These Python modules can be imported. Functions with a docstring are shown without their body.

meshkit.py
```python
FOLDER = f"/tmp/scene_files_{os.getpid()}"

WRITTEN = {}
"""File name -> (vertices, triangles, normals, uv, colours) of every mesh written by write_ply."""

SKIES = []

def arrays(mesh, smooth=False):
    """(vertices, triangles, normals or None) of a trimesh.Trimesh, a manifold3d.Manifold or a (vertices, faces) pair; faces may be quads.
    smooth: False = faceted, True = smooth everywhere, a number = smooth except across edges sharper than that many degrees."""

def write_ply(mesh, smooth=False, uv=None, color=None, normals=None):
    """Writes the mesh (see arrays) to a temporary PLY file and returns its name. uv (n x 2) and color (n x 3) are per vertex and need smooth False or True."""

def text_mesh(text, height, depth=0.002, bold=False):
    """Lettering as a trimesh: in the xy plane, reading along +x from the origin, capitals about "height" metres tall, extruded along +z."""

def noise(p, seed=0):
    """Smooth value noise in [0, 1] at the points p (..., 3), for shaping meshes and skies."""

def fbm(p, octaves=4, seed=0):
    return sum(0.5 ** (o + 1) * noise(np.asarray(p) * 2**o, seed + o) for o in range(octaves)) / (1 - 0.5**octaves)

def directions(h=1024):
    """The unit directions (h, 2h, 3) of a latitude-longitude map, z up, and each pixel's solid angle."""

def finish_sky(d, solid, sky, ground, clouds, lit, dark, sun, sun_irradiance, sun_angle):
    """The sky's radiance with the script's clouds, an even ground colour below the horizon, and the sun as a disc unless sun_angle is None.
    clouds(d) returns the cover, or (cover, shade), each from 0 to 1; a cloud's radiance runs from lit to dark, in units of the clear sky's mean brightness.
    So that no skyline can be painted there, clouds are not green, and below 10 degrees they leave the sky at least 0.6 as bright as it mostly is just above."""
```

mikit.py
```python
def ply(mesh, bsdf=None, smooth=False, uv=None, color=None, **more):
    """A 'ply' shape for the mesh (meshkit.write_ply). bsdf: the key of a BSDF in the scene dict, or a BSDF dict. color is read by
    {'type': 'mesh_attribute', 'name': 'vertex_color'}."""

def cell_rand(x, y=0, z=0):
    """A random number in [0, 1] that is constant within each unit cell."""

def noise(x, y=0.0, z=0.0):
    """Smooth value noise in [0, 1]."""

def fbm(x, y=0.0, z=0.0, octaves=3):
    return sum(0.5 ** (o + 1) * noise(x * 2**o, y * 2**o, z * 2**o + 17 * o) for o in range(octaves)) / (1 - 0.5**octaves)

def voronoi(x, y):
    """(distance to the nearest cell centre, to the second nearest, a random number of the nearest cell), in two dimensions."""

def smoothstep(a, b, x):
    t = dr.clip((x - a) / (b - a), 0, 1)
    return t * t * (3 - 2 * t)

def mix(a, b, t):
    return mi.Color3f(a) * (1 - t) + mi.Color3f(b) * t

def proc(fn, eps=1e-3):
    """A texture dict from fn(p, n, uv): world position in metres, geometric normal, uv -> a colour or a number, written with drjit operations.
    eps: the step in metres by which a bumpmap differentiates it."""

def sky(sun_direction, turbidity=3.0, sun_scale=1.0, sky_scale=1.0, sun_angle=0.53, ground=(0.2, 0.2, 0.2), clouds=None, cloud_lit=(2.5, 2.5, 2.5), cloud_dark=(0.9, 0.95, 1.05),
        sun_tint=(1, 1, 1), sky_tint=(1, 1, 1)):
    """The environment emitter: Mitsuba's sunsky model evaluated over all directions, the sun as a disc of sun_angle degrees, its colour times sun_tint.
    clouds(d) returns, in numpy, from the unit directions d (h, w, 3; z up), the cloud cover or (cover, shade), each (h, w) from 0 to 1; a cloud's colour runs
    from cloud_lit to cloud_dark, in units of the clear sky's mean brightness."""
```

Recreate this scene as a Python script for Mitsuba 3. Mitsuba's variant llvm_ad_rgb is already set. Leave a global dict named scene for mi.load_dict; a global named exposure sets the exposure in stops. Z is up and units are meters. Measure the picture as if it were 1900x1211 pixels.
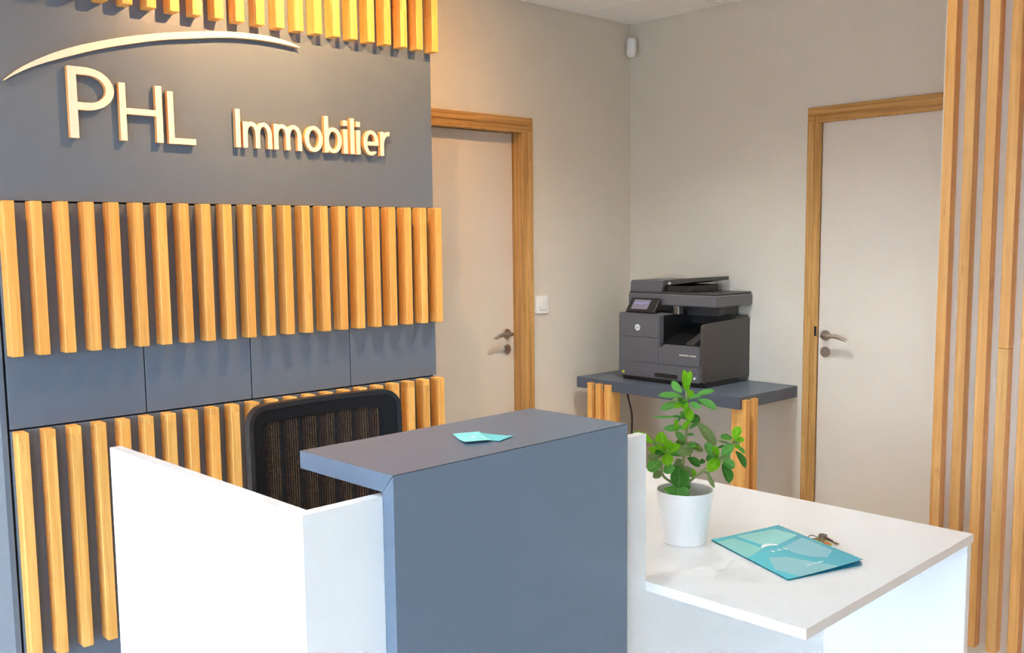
import math
import numpy as np
import drjit as dr
import mitsuba as mi
import trimesh
import manifold3d as m3
from shapely.geometry import Polygon, box as sbox, Point, LineString
from shapely import affinity
import meshkit
import mikit
from mikit import proc, noise, fbm, cell_rand, voronoi, smoothstep, mix

scene, labels = {}, {}
T4 = mi.ScalarTransform4f
rng = np.random.default_rng(7)

# ------------------------------------------------------------------ camera, sky, lamps, exposure
exposure = 0.10
CAM = np.array([-4.15470, -3.50772, 1.51116])
FWD = np.array([0.67474541, 0.73037372, -0.10617368])
RIGHT = np.array([0.73368950, -0.67939704, -0.01092664])
UP = np.array([0.08011461, 0.07052581, 0.99428756])
FOCAL, PPX, PPY = 1800.851, 945.85, 636.867          # in pixels of the 1900 x 1211 frame
M = np.eye(4)
M[:3, 0], M[:3, 1], M[:3, 2], M[:3, 3] = -RIGHT, UP, FWD, CAM
scene['camera'] = {'type': 'perspective', 'fov_axis': 'x', 'fov': math.degrees(2 * math.atan(950 / FOCAL)),
                   'principal_point_offset_x': (950 - PPX) / 1900, 'principal_point_offset_y': (605.5 - PPY) / 1211,
                   'near_clip': 0.02, 'far_clip': 200.0, 'to_world': T4(M.tolist())}


def cloud_cover(d):
    q = d / np.maximum(d[..., 2:3], 0.08)
    n = meshkit.fbm(np.stack([q[..., 0] * 0.8, q[..., 1] * 0.8, q[..., 0] * 0 + 3.0], -1), 5, 11)
    cover = np.clip((n - 0.30) / 0.25, 0, 1)
    return cover * 0.92, np.clip((n - 0.45) / 0.35, 0, 1)


# daylight comes through the glazed front; the sun itself stands behind the building
scene['sky'] = mikit.sky((0.62, 0.48, 0.62), turbidity=3.5, sun_scale=0.0, sky_scale=72.0, ground=(0.22, 0.22, 0.21), clouds=cloud_cover,
                         cloud_lit=(1.68, 2.1, 2.65), cloud_dark=(1.0, 1.26, 1.6))
LAMP_INTENSITY = [12.0 * c for c in (1.0, 0.54, 0.21)]                 # warm swivel spots along the feature wall
LAMP_SPOTS = [(-2.40, -0.90, 0.74), (-1.64, -0.90, 0.26), (-3.98, -0.92, 0.55)]
LED_PANELS = [(-3.676, -3.297, 5.0)]     # x, y, radiance
CAN_LAMPS = [(-1.05, -1.05, 385.0), (-1.05, -1.95, 40.0), (-2.95, -2.00, 80.0)]           # deep cylindrical downlights that shine down past the upper walls
LED_COLOUR = (0.96, 1.0, 0.96)

# ------------------------------------------------------------------ helpers
def lin(r, g, b):
    c = np.array([r, g, b]) / 255.0
    return [float(x) for x in np.where(c < 0.04045, c / 12.92, ((c + 0.055) / 1.055) ** 2.4)]


def rgb(r, g, b):
    return {'type': 'rgb', 'value': lin(r, g, b)}


def numbered(key):
    if key not in scene and not any(k.startswith(key + '__') for k in scene):
        return key
    n = 1
    while f'{key}_{n:03d}' in scene or any(k.startswith(f'{key}_{n:03d}__') for k in scene):
        n += 1
    return f'{key}_{n:03d}'


def thing(name, label, category, group=None):
    key = numbered(name)
    labels[key] = {'label': label, 'category': category}
    if group:
        labels[key]['group'] = group
    return key


def put(name, mesh, bsdf, parent=None, smooth=False, label=None, category=None, group=None, kind=None, **more):
    """One entry of scene: a part of parent, or a thing that is one mesh."""
    key = numbered(f'{parent}__{name}' if parent else name)
    scene[key] = mikit.ply(mesh, bsdf, smooth=smooth, **more) if not isinstance(mesh, dict) else mesh
    said = {k: v for k, v in dict(label=label, category=category, group=group, kind=kind).items() if v}
    if said:
        labels[key] = said
    return key


def cbox(x0, x1, y0, y1, z0, z1, b=0.0015):
    """A box with chamfered edges."""
    if b <= 0:
        m = trimesh.creation.box((x1 - x0, y1 - y0, z1 - z0))
        m.apply_translation(((x0 + x1) / 2, (y0 + y1) / 2, (z0 + z1) / 2))
        return m
    pts = []
    for sx in (0, 1):
        for sy in (0, 1):
            for sz in (0, 1):
                p = np.array([(x0, x1)[sx], (y0, y1)[sy], (z0, z1)[sz]])
                d = np.array([(b, -b)[sx], (b, -b)[sy], (b, -b)[sz]])
                for k in range(3):
                    q = p + d
                    q[k] = p[k]
                    pts.append(q)
    return trimesh.convex.convex_hull(np.array(pts))


def join(*ms):
    return trimesh.util.concatenate([m for m in ms])


def extrude(poly, depth):
    polys = getattr(poly, 'geoms', [poly])
    return join(*[trimesh.creation.extrude_polygon(g, depth, engine='earcut') for g in polys])


def plane_map(mesh, o, ex, ey, ez):
    """Mesh in local axes to o + x ex + y ey + z ez."""
    A = np.eye(4)
    A[:3, 0], A[:3, 1], A[:3, 2], A[:3, 3] = ex, ey, ez, o
    m = mesh.copy()
    m.apply_transform(A)
    return m


def tube(path, radius, sides=10, caps=True):
    p = np.asarray(path, float)
    r = np.broadcast_to(radius, (len(p),))
    t = np.gradient(p, axis=0)
    t /= np.linalg.norm(t, axis=1, keepdims=True)
    a = np.cross(t[0], [0.31, 0.2, 0.93] if abs(t[0][2]) < 0.9 else [1.0, 0.1, 0])
    rows = []
    ang = np.arange(sides) * 2 * np.pi / sides
    for i in range(len(p)):
        a = a - t[i] * (a @ t[i])
        a /= np.linalg.norm(a)
        b = np.cross(t[i], a)
        rows.append(p[i] + r[i] * (np.cos(ang)[:, None] * a + np.sin(ang)[:, None] * b))
    v = np.vstack(rows + [p[:1], p[-1:]])
    f = []
    n = len(p)
    for i in range(n - 1):
        for j in range(sides):
            k = (j + 1) % sides
            f += [[i * sides + j, i * sides + k, (i + 1) * sides + k], [i * sides + j, (i + 1) * sides + k, (i + 1) * sides + j]]
    if caps:
        for j in range(sides):
            k = (j + 1) % sides
            f += [[n * sides, k, j], [n * sides + 1, (n - 1) * sides + j, (n - 1) * sides + k]]
    return trimesh.Trimesh(v, f, process=False)


def spline(pts, n=8):
    from scipy.interpolate import CubicSpline
    p = np.asarray(pts, float)
    s = np.r_[0, np.cumsum(np.linalg.norm(np.diff(p, axis=0), axis=1))]
    return CubicSpline(s, p)(np.linspace(0, s[-1], n * (len(p) - 1) + 1))


def lathe(profile, at, sides=48):
    m = trimesh.creation.revolve(np.array(profile, float), sections=sides)
    m.apply_translation(at)
    return m


def disc(r, depth, sides=40):
    return trimesh.creation.cylinder(radius=r, height=depth, sections=sides)


def rbox(sx, sy, sz, r, n=12):
    """A rounded box about the origin."""
    s = m3.Manifold.sphere(r, n * 4)
    parts = [s.translate(((sx / 2 - r) * a, (sy / 2 - r) * b, (sz / 2 - r) * c)) for a in (-1, 1) for b in (-1, 1) for c in (-1, 1)]
    m = m3.Manifold.batch_hull(parts).to_mesh()
    return trimesh.Trimesh(m.vert_properties[:, :3], m.tri_verts, process=False)


def rrect(w, h, r, n=8):
    return sbox(-w / 2 + r, -h / 2 + r, w / 2 - r, h / 2 - r).buffer(r, quad_segs=n)


# ------------------------------------------------------------------ materials
def principled(key, color, rough=0.5, spec=0.5, **more):
    scene[key] = {'type': 'twosided', 'b': {'type': 'principled', 'base_color': color, 'roughness': rough, 'specular': spec, **more}}
    return key


def wood(c_dark, c_mid, c_light, pitch, axis, origin, rows=(0.15, 0.757)):
    """Straight vertical grain with pores, each lath in its own tone."""
    a, b, c = lin(*c_dark), lin(*c_mid), lin(*c_light)

    def fn(p, n, uv):
        s = p.x if axis == 0 else p.y
        lath = dr.floor((s - origin) / pitch + 0.02)
        row = dr.floor((p.z - rows[0]) / rows[1])
        tone = cell_rand(lath, row, 3)
        off = tone * 17.0
        bend = 0.012 * noise(p.z * 1.3 + off, lath, 2.0)
        g = fbm((p.x + bend) * 55 + off, (p.y + bend) * 55, p.z * 1.6 + off, 3)
        pore = fbm(p.x * 420 + off, p.y * 420, p.z * 9, 2)
        col = mix(b, c, smoothstep(0.35, 0.75, g))
        col = mix(col, a, smoothstep(0.50, 0.85, pore) * 0.30)
        knot = smoothstep(0.90, 0.97, noise(p.x * 45 + off, p.y * 45, p.z * 10 + off)) * 0.35
        col = mix(col, a, knot)
        return col * (0.90 + 0.16 * tone)
    return proc(fn)


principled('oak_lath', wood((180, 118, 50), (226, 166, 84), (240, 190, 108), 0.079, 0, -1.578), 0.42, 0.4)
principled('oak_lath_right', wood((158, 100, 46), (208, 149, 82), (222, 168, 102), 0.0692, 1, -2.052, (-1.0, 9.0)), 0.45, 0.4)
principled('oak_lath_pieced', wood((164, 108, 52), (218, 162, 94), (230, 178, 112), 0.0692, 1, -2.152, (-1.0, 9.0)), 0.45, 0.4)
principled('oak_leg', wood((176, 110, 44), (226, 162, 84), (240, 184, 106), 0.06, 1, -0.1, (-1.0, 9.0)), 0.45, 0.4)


def oak_frame_fn(p, n, uv):
    horizontal = smoothstep(2.036, 2.038, p.z)
    along = p.z * (1 - horizontal) + (p.x + p.y) * horizontal
    across = (p.x - p.y) * (1 - horizontal) + p.z * horizontal
    g = fbm(across * 90, along * 2.2, 0.0, 3)
    pore = fbm(across * 420, along * 12, 5.0, 2)
    col = mix(lin(170, 124, 66), lin(196, 150, 90), smoothstep(0.3, 0.75, g))
    return mix(col, lin(132, 90, 44), smoothstep(0.5, 0.85, pore) * 0.4)


principled('oak_frame', proc(oak_frame_fn), 0.4, 0.4)


def slate_fn(p, n, uv):
    g = noise(p.x * 900, p.y * 900, p.z * 900)
    return mi.Color3f(lin(95, 107, 121)) * (0.94 + 0.12 * g)


principled('slate_board', proc(slate_fn), 0.32, 0.6)
principled('anthracite_board', rgb(72, 79, 89), 0.38, 0.5)
principled('board_core', rgb(34, 33, 34), 0.7, 0.3)


def wall_fn(p, n, uv):
    g = fbm(p.x * 160, p.y * 160, p.z * 160, 2)
    return mi.Color3f(lin(217, 209, 195)) * (0.975 + 0.05 * g)


principled('wall_paint', proc(wall_fn), 0.75, 0.25)
principled('white_paint', rgb(232, 229, 224), 0.7, 0.3)
principled('door_face', rgb(217, 208, 196), 0.5, 0.35)


def tile_fn(p, n, uv):
    g = noise(p.x * 500, p.y * 500, 0.0)
    return mi.Color3f(lin(228, 224, 218)) * (0.95 + 0.07 * g)


principled('ceiling_tile', proc(tile_fn), 0.85, 0.2)
principled('ceiling_metal', rgb(196, 190, 184), 0.5, 0.4)


def floor_fn(p, n, uv):
    x, y = p.x / 0.6, p.y / 0.6
    fx, fy = x - dr.floor(x), y - dr.floor(y)
    edge = dr.minimum(dr.minimum(fx, 1 - fx), dr.minimum(fy, 1 - fy))
    tone = cell_rand(dr.floor(x), dr.floor(y), 1)
    g = fbm(p.x * 12, p.y * 12, 0.0, 3)
    col = mix(lin(196, 192, 185), lin(212, 208, 201), g * 0.7 + tone * 0.3)
    return mix(lin(150, 146, 140), col, smoothstep(0.003, 0.006, edge))


principled('floor_tile', proc(floor_fn), 0.35, 0.5)
principled('white_laminate', rgb(233, 232, 230), 0.35, 0.45)
principled('beige_edging', rgb(216, 202, 190), 0.45, 0.4)
principled('white_plastic', rgb(238, 238, 236), 0.35, 0.5)
principled('letter_face', rgb(230, 220, 204), 0.45, 0.4)
principled('letter_edge', rgb(226, 176, 110), 0.55, 0.3)
principled('steel', rgb(176, 168, 160), 0.32, 0.5, metallic=1.0)
principled('dark_steel', rgb(120, 112, 104), 0.35, 0.5, metallic=1.0)
principled('chair_fabric', rgb(25, 25, 29), 0.8, 0.3)
principled('chair_plastic', rgb(24, 27, 34), 0.4, 0.5)
principled('chair_thread', rgb(33, 32, 36), 0.8, 0.2)
principled('printer_grey', rgb(84, 83, 86), 0.42, 0.5)
principled('printer_dark', rgb(58, 55, 53), 0.35, 0.5)
principled('printer_black', rgb(24, 23, 24), 0.3, 0.5)
principled('printer_side', rgb(62, 57, 53), 0.45, 0.5)
principled('printer_badge', rgb(225, 230, 238), 0.3, 0.5)
principled('sticker_yellow', rgb(205, 200, 60), 0.5, 0.4)
principled('soil', rgb(58, 44, 34), 0.95, 0.1)
principled('stem_bark', rgb(122, 128, 78), 0.7, 0.3)
principled('pot_ceramic', rgb(243, 244, 244), 0.18, 0.5)


def leaf_material(key, top, vein, trans):
    def fn(p, n, uv):
        mid = smoothstep(0.06, 0.0, dr.abs(uv.x - 0.5))
        edge = smoothstep(0.44, 0.5, dr.abs(uv.x - 0.5))
        g = fbm(p.x * 160, p.y * 160, p.z * 160, 2)
        return mix(mi.Color3f(lin(*top)) * (0.85 + 0.3 * g), lin(*vein), mid * 0.4 + edge * 0.35)
    scene[key] = {'type': 'principledthin', 'base_color': proc(fn), 'roughness': 0.24, 'spec_trans': 0.0, 'diff_trans': trans, 'eta': 1.45}


leaf_material('leaf_fresh', (118, 182, 38), (176, 214, 96), 0.95)
leaf_material('leaf_mid', (96, 154, 72), (150, 188, 120), 0.7)
leaf_material('leaf_olive', (120, 138, 84), (156, 168, 120), 0.6)
leaf_material('leaf_dark', (64, 114, 46), (120, 156, 96), 0.6)
LEAF_MATS = ['leaf_fresh', 'leaf_mid', 'leaf_olive', 'leaf_dark']


def screen_fn(p, n, uv):
    return mi.Color3f(lin(142, 136, 150))


scene['lamp_glow'] = {'type': 'diffuse', 'reflectance': rgb(230, 225, 215)}
scene['window_pane'] = {'type': 'thindielectric', 'int_ior': 1.5}

# ------------------------------------------------------------------ the room
H = 2.656
WX, FY = -5.70, -6.20                                  # glazed front, far side wall
put('floor', cbox(WX - 0.15, 0.3, FY - 0.15, 0.3, -0.10, 0.0, 0), 'floor_tile', kind='structure')

# ceiling: slab above, lay-in tiles of 600 mm below with narrow grooves
put('ceiling', cbox(WX, 0.15, FY, 0.15, H + 0.02, H + 0.14, 0), 'ceiling_metal', kind='structure')
xs = [0.0] + [-0.376 - 0.6 * k for k in range(10)] + [WX]
ys = [0.0] + [-0.597 - 0.6 * k for k in range(10)] + [FY]
for a in range(len(xs) - 1):
    for b in range(len(ys) - 1):
        if xs[a] - xs[a + 1] > 0.05 and ys[b] - ys[b + 1] > 0.05:
            put('tile', cbox(xs[a + 1] + 0.003, xs[a] - 0.003, ys[b + 1] + 0.003, ys[b] - 0.003, H, H + 0.018, 0.002), 'ceiling_tile', 'ceiling')

# door openings
D1 = (-1.652, -0.822)                                  # in the wall y = 0
D2 = (-1.963, -1.147)                                  # in the wall x = 0
TOP = 2.035
put('wall_left', join(cbox(WX, D1[0] - 0.021, 0, 0.15, 0, H + 0.02, 0), cbox(D1[1] + 0.021, 0.15, 0, 0.15, 0, H + 0.02, 0), cbox(D1[0] - 0.021, D1[1] + 0.021, 0, 0.15, TOP + 0.021, H + 0.02, 0)), 'wall_paint', kind='structure')
put('wall_back', join(cbox(0, 0.15, D2[1] + 0.021, 0.0, 0, H + 0.02, 0), cbox(0, 0.15, FY, D2[0] - 0.021, 0, H + 0.02, 0), cbox(0, 0.15, D2[0] - 0.021, D2[1] + 0.021, TOP + 0.021, H + 0.02, 0)), 'wall_paint', kind='structure')
WT = 2.20
put('wall_front', cbox(WX, 0.15, FY - 0.15, FY, 0, H + 0.02, 0), 'wall_paint', kind='structure')

# glazed front behind the camera, left of it: lintel, posts, panes
GY = [-5.10, -4.05, -3.00, -1.95, -0.90]
put('wall_window', join(cbox(WX - 0.15, WX, FY - 0.15, 0.15, WT, H + 0.02, 0), cbox(WX - 0.15, WX, GY[-1], 0.15, 0, WT, 0), cbox(WX - 0.15, WX, FY - 0.15, GY[0], 0, WT, 0)), 'white_paint', kind='structure')
for k in range(len(GY) - 1):
    y0, y1 = GY[k], GY[k + 1]
    w = f'window_{k + 1}'
    labels[w] = {'kind': 'structure'}
    fr = extrude(sbox(y0, 0.0, y1, WT).difference(sbox(y0 + 0.05, 0.06, y1 - 0.05, WT - 0.05)), 0.06)
    put('frame', plane_map(fr, (WX - 0.10, 0, 0), (0, 1, 0), (0, 0, 1), (1, 0, 0)), 'board_core', w)
    pane = trimesh.Trimesh([[WX - 0.07, y0 + 0.04, 0.05], [WX - 0.07, y1 - 0.04, 0.05], [WX - 0.07, y1 - 0.04, WT - 0.04], [WX - 0.07, y0 + 0.04, WT - 0.04]], [[0, 1, 2], [0, 2, 3]], process=False)
    put('pane', pane, 'window_pane', w)


# doors: to_wall maps (along, out, up) of the wall into the room's axes
def door(key, along, lo, hi, recess, hand, latch_side):
    """Oak architrave and lining around a flush leaf; latch_side +1: handle near hi."""
    labels[key] = {'kind': 'structure'}
    if along == 'x':
        place = lambda m: plane_map(m, (0, 0, 0), (1, 0, 0), (0, -1, 0), (0, 0, 1))
    else:
        place = lambda m: plane_map(m, (0, 0, 0), (0, 1, 0), (-1, 0, 0), (0, 0, 1))

    def B(a0, a1, o0, o1, z0, z1, b=0.0015):
        m = cbox(a0, a1, o0, o1, z0, z1, b)
        m = place(m)
        if np.linalg.det([[1, 0, 0], [0, -1, 0], [0, 0, 1]] if along == 'x' else [[0, -1, 0], [1, 0, 0], [0, 0, 1]]) < 0:
            m.invert()
        return m
    for s, e in ((-1, lo), (1, hi)):
        a = sorted((e - s * 0.004, e + s * 0.033)), sorted((e + s * 0.030, e + s * 0.065))
        put('jamb', join(B(*a[0], 0.0, 0.009, 0.0, TOP - 0.004), B(*a[1], 0.0, 0.014, 0.0, TOP + 0.030), B(*sorted((e, e + s * 0.02)), -0.12, 0.002, 0.0, TOP)), 'oak_frame', key)
    put('head', join(B(lo - 0.033, hi + 0.033, 0.0, 0.009, TOP - 0.004, TOP + 0.033), B(lo - 0.065, hi + 0.065, 0.0, 0.014, TOP + 0.030, TOP + 0.068), B(lo, hi, -0.12, 0.002, TOP, TOP + 0.02)), 'oak_frame', key)
    put('leaf', B(lo + 0.003, hi - 0.003, -recess - 0.04, -recess, 0.006, TOP - 0.003, 0.001), 'door_face', key)
    put('stop', join(B(lo, hi, -recess - 0.075, -recess - 0.044, TOP - 0.02, TOP, 0), B(lo, lo + 0.02, -recess - 0.075, -recess - 0.044, 0, TOP, 0), B(hi - 0.02, hi, -recess - 0.075, -recess - 0.044, 0, TOP, 0)), 'oak_frame', key)
    a0, z0 = hand
    o = -recess

    def P(a, out, z):
        return np.array([a, -out, z]) if along == 'x' else np.array([-out, a, z])
    axis = P(0, 1, 0) - P(0, 0, 0)

    def rose(z, r, t):
        m = lathe([(0, 0), (r, 0), (r, t * 0.6), (r * 0.9, t), (0, t)], (0, 0, 0), 40)
        R = trimesh.geometry.align_vectors([0, 0, 1], axis)
        m.apply_transform(R)
        m.apply_translation(P(a0, o, z))
        return m
    d = -latch_side
    metal = 'steel'
    h = put('lever_handle', rose(z0, 0.025, 0.008), metal, key, smooth=40)
    path = spline([P(a0, o + 0.004, z0), P(a0, o + 0.035, z0), P(a0 + d * 0.012, o + 0.050, z0 + 0.001), P(a0 + d * 0.05, o + 0.053, z0 + 0.004), P(a0 + d * 0.09, o + 0.052, z0), P(a0 + d * 0.125, o + 0.050, z0 - 0.012)], 6)
    rad = np.interp(np.linspace(0, 1, len(path)), [0, 0.25, 0.4, 0.8, 1], [0.010, 0.010, 0.0105, 0.009, 0.0065])
    put('lever', tube(path, rad, 14), metal, h, smooth=50)
    e = put('key_rose', rose(z0 - 0.078, 0.025, 0.007), metal, key, smooth=40)
    c = disc(0.0085, 0.010, 20)
    c.apply_transform(trimesh.geometry.align_vectors([0, 0, 1], axis))
    c.apply_translation(P(a0, o + 0.006, z0 - 0.078))
    put('lock_cylinder', c, 'steel', e, smooth=40)


door('door_1', 'x', *D1, 0.065, (-0.875, 1.042), 1)
door('door_2', 'y', *D2, 0.006, (-1.188, 1.049), 1)
put('strike_plate', cbox(-0.012, -0.008, D2[1] - 0.001, D2[1] + 0.010, 1.045, 1.09, 0), 'board_core', 'door_2')

# ------------------------------------------------------------------ feature wall: core, slate boards, oak laths
XL, XR, WY, PITCH = -3.275, -1.578, -0.25, 0.079
put('wall_feature', cbox(XL - 0.008, XR - 0.004, WY + 0.018, 0.0, 0.0, H + 0.02, 0), 'board_core', kind='structure')
FB = lambda x0, x1, z0, z1: cbox(x0, x1, WY, WY + 0.018, z0, z1, 0.0008)
put('sign_board', FB(XL, XR, 1.648, H), 'slate_board', 'wall_feature', label='broad slate grey board behind the lettering')
cols = [XL, -2.841, -2.445, -2.012, XR]
for a, b in zip(cols[:-1], cols[1:]):
    g0 = 0.0 if a == XL else 0.0022
    g1 = 0.0 if b == XR else 0.0022
    put('board', FB(a + g0, b - g1, 0.937, 1.642), 'slate_board', 'wall_feature')
put('lower_board', FB(XL, XR, 0.0, 0.931), 'slate_board', 'wall_feature')
put('end_board', cbox(XL - 0.026, XL - 0.008, WY, 0.0, 0.0, H, 0.001), 'slate_board', 'wall_feature')
LW, LD = 0.033, 0.056
lath_rows = [(2.280, H - 0.001), (1.169, 1.646), (0.197, 0.931)]
lath_ply = {}
for r, (z0, z1) in enumerate(lath_rows):
    base = mikit.ply(cbox(-LW, 0, WY - LD, WY, z0, z1, 0.0018), 'oak_lath')
    for k in range(22):
        put('lath', {**base, 'to_world': T4().translate([XR - k * PITCH, 0, 0])}, None, 'wall_feature')

# ------------------------------------------------------------------ right-hand block with oak laths
BX, BY = -0.758, -2.031
put('wall_right', cbox(BX, 0.0, FY, BY, 0.0, H + 0.02, 0), 'wall_paint', kind='structure')
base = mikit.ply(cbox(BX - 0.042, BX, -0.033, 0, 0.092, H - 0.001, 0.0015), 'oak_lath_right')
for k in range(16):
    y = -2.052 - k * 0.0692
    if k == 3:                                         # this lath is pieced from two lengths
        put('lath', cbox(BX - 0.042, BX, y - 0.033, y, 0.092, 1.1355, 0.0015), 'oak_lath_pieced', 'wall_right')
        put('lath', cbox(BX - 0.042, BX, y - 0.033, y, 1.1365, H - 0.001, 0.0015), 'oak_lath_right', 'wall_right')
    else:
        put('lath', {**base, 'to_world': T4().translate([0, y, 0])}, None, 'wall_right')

# ------------------------------------------------------------------ ceiling downlights (above the frame)
for i, (x, y, s) in enumerate(LAMP_SPOTS):
    t = thing('ceiling_downlight', ['round ceiling downlight in front of the lettering', 'round ceiling downlight nearest the door beside the slatted wall', 'round ceiling downlight nearest the windows'][i], 'ceiling light', 'warm ceiling downlights')
    put('ring', lathe([(0.038, 0.0), (0.038, -0.008), (0.048, -0.008), (0.050, 0.0)], (x, y, H), 32), 'white_plastic', t)
    m = trimesh.creation.cylinder(radius=0.034, height=0.002, sections=24)
    m.apply_transform(trimesh.transformations.rotation_matrix(math.radians(25), (1, 0, 0)))     # swivelled towards the feature wall
    m.apply_translation((x, y, H - 0.016))
    put('lens', m, 'lamp_glow', t)
    scene[f'spot_{i + 1}'] = {'type': 'spot', 'to_world': T4().look_at(origin=[x, y + 0.008, H - 0.036], target=[x, WY, 2.10], up=[1, 0, 0]), 'cutoff_angle': 59.0, 'beam_width': 14.0,
                              'intensity': {'type': 'rgb', 'value': [c * s for c in LAMP_INTENSITY]}}
for i, (x, y, s) in enumerate(LED_PANELS):
    t = thing('ceiling_panel_light', ['square ceiling light panel nearest the slatted right wall and door', 'square ceiling light panel nearest the shop windows'][i], 'ceiling light', 'square ceiling light panels')
    put('frame', plane_map(extrude(sbox(-0.297, -0.297, 0.297, 0.297).difference(sbox(-0.28, -0.28, 0.28, 0.28)), 0.012), (x, y, H - 0.012), (1, 0, 0), (0, 1, 0), (0, 0, 1)), 'white_plastic', t)
    put('diffuser', mikit.ply(cbox(x - 0.28, x + 0.28, y - 0.28, y + 0.28, H - 0.008, H - 0.004, 0), 'lamp_glow', emitter={'type': 'area', 'radiance': {'type': 'rgb', 'value': [c * s for c in LED_COLOUR]}}), None, t)

for i, (x, y, s) in enumerate(CAN_LAMPS):
    t = thing('cylinder_downlight', ['cylinder downlight over the aisle before the console table', 'cylinder downlight over the aisle before the right hand door', 'cylinder downlight over the slate counter'][i], 'ceiling light', 'cylinder downlights')
    put('can', lathe([(0.105, 0.0), (0.105, -0.12), (0.112, -0.12), (0.112, 0.0)], (x, y, H), 40), 'board_core', t)
    m = trimesh.creation.cylinder(radius=0.100, height=0.002, sections=32)
    m.apply_translation((x, y, H - 0.006))
    put('diffuser', mikit.ply(m, 'lamp_glow', emitter={'type': 'area', 'radiance': {'type': 'rgb', 'value': [c * s for c in LED_COLOUR]}}), None, t)

# ------------------------------------------------------------------ sign: swoosh and letters
sign = thing('wall_sign', 'cream raised lettering PHL Immobilier under a thin swoosh on the slate board', 'sign')
SY0, SY1 = WY - 0.004, WY - 0.024


def letter(poly, name='letter'):
    back = plane_map(extrude(poly, 0.017), (0, SY0, 0), (1, 0, 0), (0, 0, 1), (0, -1, 0))
    key = put(name, back, 'letter_edge', sign)
    face = plane_map(extrude(poly, 0.003), (0, SY0 - 0.017, 0), (1, 0, 0), (0, 0, 1), (0, -1, 0))
    put('face', face, 'letter_face', key)
    for p in [g.representative_point() for g in getattr(poly, 'geoms', [poly])]:
        put('pin', plane_map(disc(0.003, 0.008, 10), (p.x, WY - 0.002, p.y), (1, 0, 0), (0, 0, 1), (0, -1, 0)), 'steel', key)


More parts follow.
